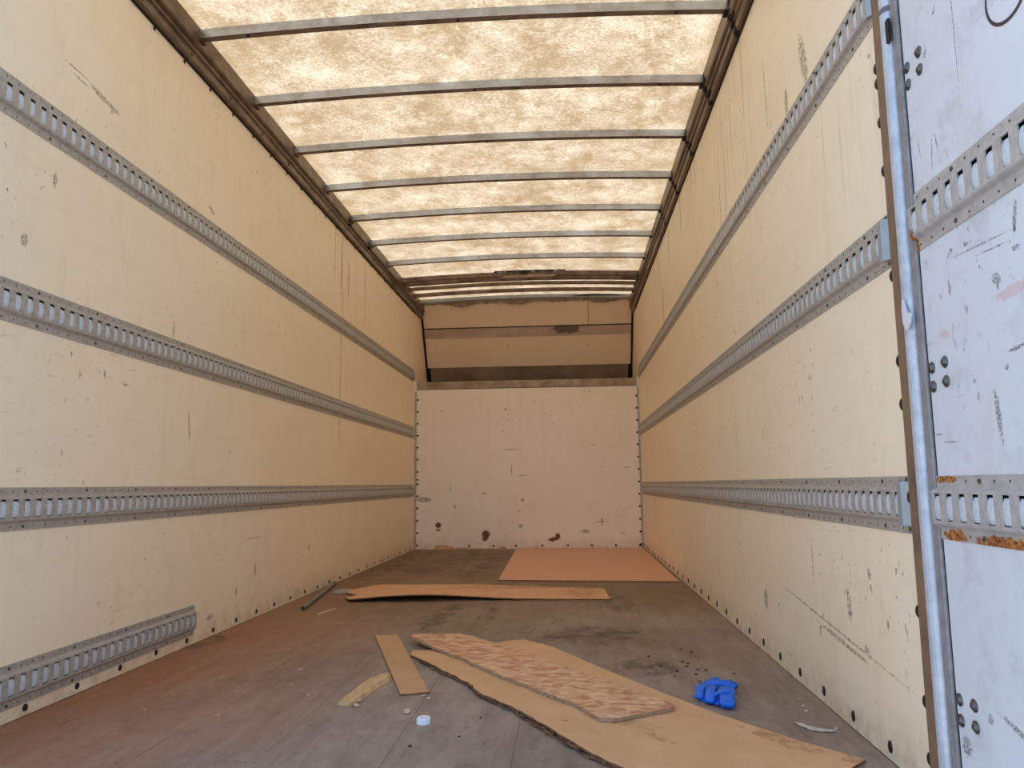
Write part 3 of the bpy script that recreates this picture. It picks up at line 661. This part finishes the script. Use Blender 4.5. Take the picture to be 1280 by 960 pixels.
# large thin hardboard
big = [(1.016, -5.062), (1.093, -5.045), (1.346, -4.895), (1.378, -4.861), (1.463, -4.825), (1.590, -4.973), (1.803, -5.386), (1.968, -5.684), (2.103, -5.914), (2.266, -6.142), (2.385, -6.272),
       (2.20, -6.47), (1.93, -6.50), (1.773, -6.346), (1.718, -6.277), (1.658, -6.177), (1.591, -6.059), (1.488, -5.878), (1.372, -5.72), (1.314, -5.58), (1.186, -5.401), (1.021, -5.136)]
TE = [Vector(q) for q in big[13:]+[big[0]]]
def zbig(x, y):
    p = Vector((x, y)); dmin = 9
    for a_, b_ in zip(TE[:-1], TE[1:]):
        ab = b_-a_; t = max(0, min(1, (p-a_).dot(ab)/ab.length_squared)); dmin = min(dmin, (a_+ab*t-p).length)
    lift = .5+.5*math.sin(y*7.0)
    return .0012+max(0, min(1, (-5.15-y)/.2))*(.004+.007*lift)*max(0, 1-dmin/.16)**1.5
bp = smoothpoly(big, .022, .006, 1, {13, 14, 15, 16, 17, 18, 19, 20})
o = empty('hardboard_sheet', (1.7, -5.7, 0)); tag(o, 'large tan hardboard sheet with torn dark left edge lying under the flake board', 'board')
adopt(sheet('board', bp, .006, zbig, M['hardboard'], M['edge']), o)
# frayed fibres along the torn edge
bm = bmesh.new(); E_ = big[13:]+[big[0]]
for i in range(len(E_)-1):
    a = Vector(E_[i]); b = Vector(E_[i+1]); L = (b-a).length; d = (b-a)/L; nn = Vector((d.y, -d.x))
    if nn.x > 0: nn = -nn
    for j in range(int(L/.005)):
        p = a.lerp(b, random.random())
        if p.y > -5.22: continue
        ln = random.uniform(.012, .050); ang = random.uniform(-.5, .5)
        dd = (d*random.choice((1, -1))+nn*random.uniform(0, .55)).normalized(); wv = Vector((-dd.y, dd.x))*random.uniform(.0010, .0035)
        z0 = random.uniform(.001, .008); q0 = p+nn*random.uniform(-.003, .004)
        V = [bm.verts.new((q0.x-wv.x, q0.y-wv.y, z0)), bm.verts.new((q0.x+wv.x, q0.y+wv.y, z0)), bm.verts.new((q0.x+dd.x*ln, q0.y+dd.y*ln, z0+random.uniform(-.001, .006))), bm.verts.new((q0.x, q0.y, z0+.003))]
        V[2].co.z = max(.0008, V[2].co.z)
        for t3 in ((0, 1, 2), (0, 3, 1), (1, 3, 2), (2, 3, 0)): bm.faces.new([V[t] for t in t3])
fb = link('frayed_fibres', bm, M['edge']); adopt(fb, o); fb['kind'] = 'stuff'
# osb
osb = [(.976, -4.921), (.987, -4.865), (1.067, -4.805), (1.167, -4.760), (1.231, -4.811), (1.428, -5.061), (1.628, -5.352), (1.793, -5.592), (1.979, -5.854), (1.972, -5.888), (1.79, -6.005), (1.749, -5.998), (1.717, -5.937), (1.682, -5.863), (1.539, -5.672), (1.365, -5.433), (1.236, -5.227), (1.071, -5.03)]
def zosb(x, y): t = max(0, 1.18-x)/.2; return .0085+.020*t**1.5
ob = sheet('flake_board', smoothpoly(osb, .03, .008, 5, {0, 1, 2, 10, 11, 12, 13, 14, 15, 16, 17}), .011, zosb, M['osb'], M['core'])
tag(ob, 'long flake board of mottled wood strands lying on the large tan sheet', 'board')
# slat
sl_ = sheet('wood_lath', [(.772, -4.733), (.878, -4.731), (1.199, -5.688), (1.109, -5.72)], .0055, lambda x, y: .001, M['slat'], M['edge'])
tag(sl_, 'narrow straight tan slat lying left of the flake board', 'board')
# splinter
sp_ = [(.931, -5.834), (.977, -5.85), (.998, -5.758), (1.003, -5.70), (1.007, -5.638), (1.031, -5.528), (1.020, -5.465), (.990, -5.471), (.951, -5.586), (.939, -5.691), (.925, -5.788)]
bm = bmesh.new(); A = [bm.verts.new((x, y, .001)) for x, y in sp_]; cx_ = .975
B = [bm.verts.new((x+(cx_-x)*.25, y+(.012 if i > 8 else 0), .013+.006*noise.noise((x*40, y*20, 0)))) for i, (x, y) in enumerate(sp_)]
bm.faces.new(A[::-1]); bm.faces.new(B)
for i in range(len(sp_)): bm.faces.new((A[i-1], A[i], B[i], B[i-1]))
tag(link('wood_splinter', bm, M['splint']), 'pale split piece of wood left of the narrow tan slat', 'wood')
# plywood far right, long strip
pb = sheet('plywood_sheet', [(1.102, -.03), (2.435, -.03), (2.425, -2.824), (1.157, -2.708)], .006, lambda x, y: .001, M['ply'], M['edge']); tag(pb, 'large clean orange plywood sheet on the floor against the white back wall', 'board')
st_ = [(.216, -3.30), (.245, -3.18), (.29, -3.10), (.32, -3.00), (.382, -2.946), (1.053, -2.959), (1.888, -3.174), (1.905, -3.63), (1.608, -3.628), (1.13, -3.64), (.80, -3.69), (.571, -3.70), (.36, -3.72), (.30, -3.60), (.35, -3.5), (.28, -3.42)]
def zst(x, y):
    t = min(1, max(0, (-3.25-y)/.45)); return .001+.036*t*math.exp(-((x-.78)/.42)**2) + .006*max(0, .4-x)
sb_ = sheet('veneer_strip', smoothpoly(st_, .04, .012, 9, {0, 1, 2, 3, 8, 9, 10, 11, 12, 13, 14, 15}), .006, zst, M['strip'], M['edge']); tag(sb_, 'long orange wood strip with ragged left end lying across the floor', 'board')
s2 = sheet('flattened_can', smoothpoly([(.118, -3.23), (.15, -3.15), (.205, -3.14), (.25, -3.20), (.24, -3.33), (.19, -3.38), (.14, -3.34)], .03, .006, 3), .004, lambda x, y: .002, M['endcap'], M['galv'])
s2.name = 'metal_scrap'; tag(s2, 'small grey metal scrap poking out at the ragged end of the long strip', 'scrap')
# conduit pipe
a = Vector((.184, -4.02, .0135)); b = Vector((.022, -2.90, .0135)); d = (b-a); L = d.length
bm = bmesh.new(); N = 20; rr = []
for (t, r_) in ((0, .0125), (L, .0125), (L, .0105), (0, .0105)):
    rr.append([bm.verts.new((r_*math.cos(2*math.pi*i/N), r_*math.sin(2*math.pi*i/N), t)) for i in range(N)])
for j in range(4):
    for i in range(N): bm.faces.new((rr[j-1][i], rr[j-1][(i+1) % N], rr[j][(i+1) % N], rr[j][i]))
po = link('conduit_pipe', bm, M['conduit'], None, True); po.matrix_world = Matrix.Translation(a) @ d.to_track_quat('Z', 'Y').to_matrix().to_4x4()
tag(po, 'grey metal pipe lying on the floor against the left wall', 'pipe')
# bottle cap
co = empty('bottle_cap', (1.239, -6.0, .0)); tag(co, 'white round plastic bottle cap on the bare floor', 'cap')
bm = bmesh.new(); N = 40; R_ = .0205
rings = [(R_, 0), (R_, .013), (R_*.93, .0165), (R_*.82, .0168), (R_*.78, .0158), (0, .0158)]
prev = None
for r_, z in rings:
    cur = [bm.verts.new(((r_*(1+(.018 if (i % 2 and z < .014) else 0)))*math.cos(2*math.pi*i/N), r_*math.sin(2*math.pi*i/N)*(1+(.018 if (i % 2 and z < .014) else 0)), z)) for i in range(N)] if r_ else [bm.verts.new((0, 0, z))]
    if prev:
        for i in range(N):
            bm.faces.new((prev[i], prev[(i+1) % N], cur[0]) if len(cur) == 1 else (prev[i], prev[(i+1) % N], cur[(i+1) % N], cur[i]))
    prev = cur
c_ = link('cap_shell', bm, M['cap'], co)
# glove: crumpled palm, cuff and curled fingers
go = empty('glove', (2.13, -5.735, 0)); tag(go, 'crumpled blue rubber glove on the floor beside the large tan sheet', 'glove')
def lump(name, c, r, rot, seed, amp=.35, sub=4):
    bm = bmesh.new(); bmesh.ops.create_icosphere(bm, subdivisions=sub, radius=1)
    Rm = Matrix.Rotation(rot, 3, 'Z')
    for v in bm.verts:
        p = v.co.copy(); n_ = noise.noise(p*1.7+Vector((seed, 0, 0))); rg = 1-2*abs(noise.noise(p*2.6+Vector((0, seed, 3))))
        k_ = 1+amp*n_+amp*.55*rg
        q_ = Vector((p.x*r[0]*k_, p.y*r[1]*k_, p.z*r[2]*k_)); q_ = Rm @ q_
        v.co = Vector((c[0]+q_.x, c[1]+q_.y, max(.0015, c[2]+q_.z)))
    return adopt(link(name, bm, M['glove'], None, True), go)
def finger(pts, r0, seed):
    bm = bmesh.new(); N = 12; prev = None
    # smooth the path
    P = [Vector(p) for p in pts]; path = []
    for i in range(len(P)-1):
        for j in range(5): 
            t = j/5; p0 = P[max(0, i-1)]; p1 = P[i]; p2 = P[i+1]; p3 = P[min(len(P)-1, i+2)]
            path.append(.5*((2*p1)+(p2-p0)*t+(2*p0-5*p1+4*p2-p3)*t*t+(3*p1-p0-3*p2+p3)*t**3))
    path.append(P[-1])
    for i, p in enumerate(path):
        d = (path[min(i+1, len(path)-1)]-path[max(i-1, 0)]).normalized(); s_ = d.cross(Vector((0, 0, 1))); s_ = s_.normalized() if s_.length > .01 else Vector((1, 0, 0)); u_ = s_.cross(d)
        t = i/(len(path)-1); rr_ = r0*(1 if t < .93 else .82)*(1+.35*noise.noise((seed, t*6, 0)))
        cur = []
        for k_ in range(N):
            a_ = 2*math.pi*k_/N; ca, sa_ = math.cos(a_), math.sin(a_); ca = math.copysign(abs(ca)**.55, ca); sa_ = math.copysign(abs(sa_)**.55, sa_); q_ = p+s_*ca*rr_*(1+.22*noise.noise((seed+k_*.7, t*9, 5)))+u_*sa_*rr_*.42*(1+.9*noise.noise((seed+k_*.9, t*11, 2)))
            q_.z = max(.0015, q_.z); cur.append(bm.verts.new(q_))
        if prev:
            for k_ in range(N): bm.faces.new((prev[k_], prev[(k_+1) % N], cur[(k_+1) % N], cur[k_]))
        else: bm.faces.new(cur[::-1])
        prev = cur
    bm.faces.new(prev); return adopt(link('finger', bm, M['glove'], None, True), go)
lump('palm', (2.122, -5.735, .007), (.036, .055, .010), .3, 2.0, .55)
finger([(2.100, -5.628, .012), (2.135, -5.628, .026), (2.178, -5.640, .026), (2.206, -5.655, .020)], .024, 1)
finger([(2.160, -5.690, .016), (2.158, -5.74, .032), (2.148, -5.80, .024), (2.140, -5.845, .012)], .023, 2)
finger([(2.108, -5.660, .020), (2.084, -5.70, .028), (2.070, -5.755, .012)], .015, 3)
finger([(2.125, -5.685, .028), (2.108, -5.740, .030), (2.094, -5.800, .012)], .016, 4)
finger([(2.115, -5.770, .026), (2.135, -5.775, .036), (2.170, -5.765, .032)], .012, 5)
# plastic scrap near the right wall
ps = sheet('plastic_scrap', smoothpoly([(2.300, -5.965), (2.322, -5.972), (2.335, -6.005), (2.352, -6.015), (2.400, -6.045), (2.352, -6.045), (2.325, -6.028), (2.306, -5.995)], .01, .005, 11), .0015, lambda x, y: .001+.006*abs(noise.noise((x*40, y*40, 0))), M['scrap'], M['scrap'])
tag(ps, 'torn strip of pale plastic film on the floor near the right wall', 'scrap')
# small chips
def chip(x, y, r, label, mat='chip', group=None, flat=.5):
    bm = bmesh.new(); bmesh.ops.create_icosphere(bm, subdivisions=1, radius=r)
    for v in bm.verts: v.co *= 1+.5*noise.noise(v.co*90+Vector((x*50, y*50, 0))); v.co.z *= flat
    zmin = min(v.co.z for v in bm.verts); rz = random.random()*3
    for v in bm.verts: v.co.z -= zmin
    bmesh.ops.rotate(bm, verts=bm.verts, matrix=Matrix.Rotation(rz, 3, 'Z'))
    o = link('wood_chip' if mat == 'chip' else 'dirt_crumb', bm, M[mat]); o.location = (x, y, .0003); tag(o, label, 'chip' if mat == 'chip' else 'debris', group); return o
chip(1.171, -5.909, .011, 'pale stony lump just left of the white cap', flat=.7)
chip(.990, -5.792, .009, 'pale chip touching the near end of the split wood, upper of two'); chip(.999, -5.847, .009, 'pale chip below the near end of the split wood, lower of two')
chip(1.187, -5.722, .007, 'pale chip at the near edge of the narrow tan slat'); chip(1.208, -5.755, .007, 'tiny pale flake between the narrow slat and the white cap')
chip(.654, -5.379, .010, 'lone flat pale chip on the floor left of the narrow slat', flat=.25)
for x, y in ((.861, -5.675), (.937, -5.721), (.739, -5.377), (.70, -5.60), (.80, -5.72), (.40, -5.5), (.52, -5.62), (.30, -5.2), (.50, -4.95), (.60, -5.95), (.34, -5.9)):
    chip(x, y, random.uniform(.003, .0055), 'tiny pale crumb on the bare floor left of the slat', group='pale crumbs left of the slat')
for x, y in ((2.387, -5.725), (2.368, -5.854), (2.375, -5.80), (2.163, -5.242), (2.40, -6.02)):
    chip(x, y, random.uniform(.004, .007), 'tiny pale crumb between the glove and the right wall', group='pale crumbs by the right wall')
for i in range(22):
    chip(random.gauss(2.09, .06), random.gauss(-5.33, .17), random.uniform(.003, .008), 'dark crumb in the scatter beyond the blue glove', 'darkchip', 'dark crumbs beyond the glove', .35)
for x, y in ((1.40, -5.95), (1.36, -6.12), (.25, -4.5), (1.2, -4.3), (1.50, -4.55), (1.58, -4.40), (2.25, -5.40), (1.24, -6.2)):
    chip(x, y, random.uniform(.004, .007), 'dark crumb lying alone on the bare floor', 'darkchip', 'lone dark crumbs', .35)
fs = sheet('wood_shaving', [(.300, -4.13), (.325, -4.02), (.345, -3.93), (.355, -3.95), (.338, -4.05), (.318, -4.15)], .002, lambda x, y: .001, M['chip'], M['chip']); tag(fs, 'thin pale shaving on the floor near the pipe end', 'wood')

# ------------------------------------------------------------------ yard outside the open end
gr = bx('ground', (-30, 30, -40, 30, -1.25, -1.15), M['asphalt']); tag(gr, 'pale concrete yard around the truck', kind='structure')
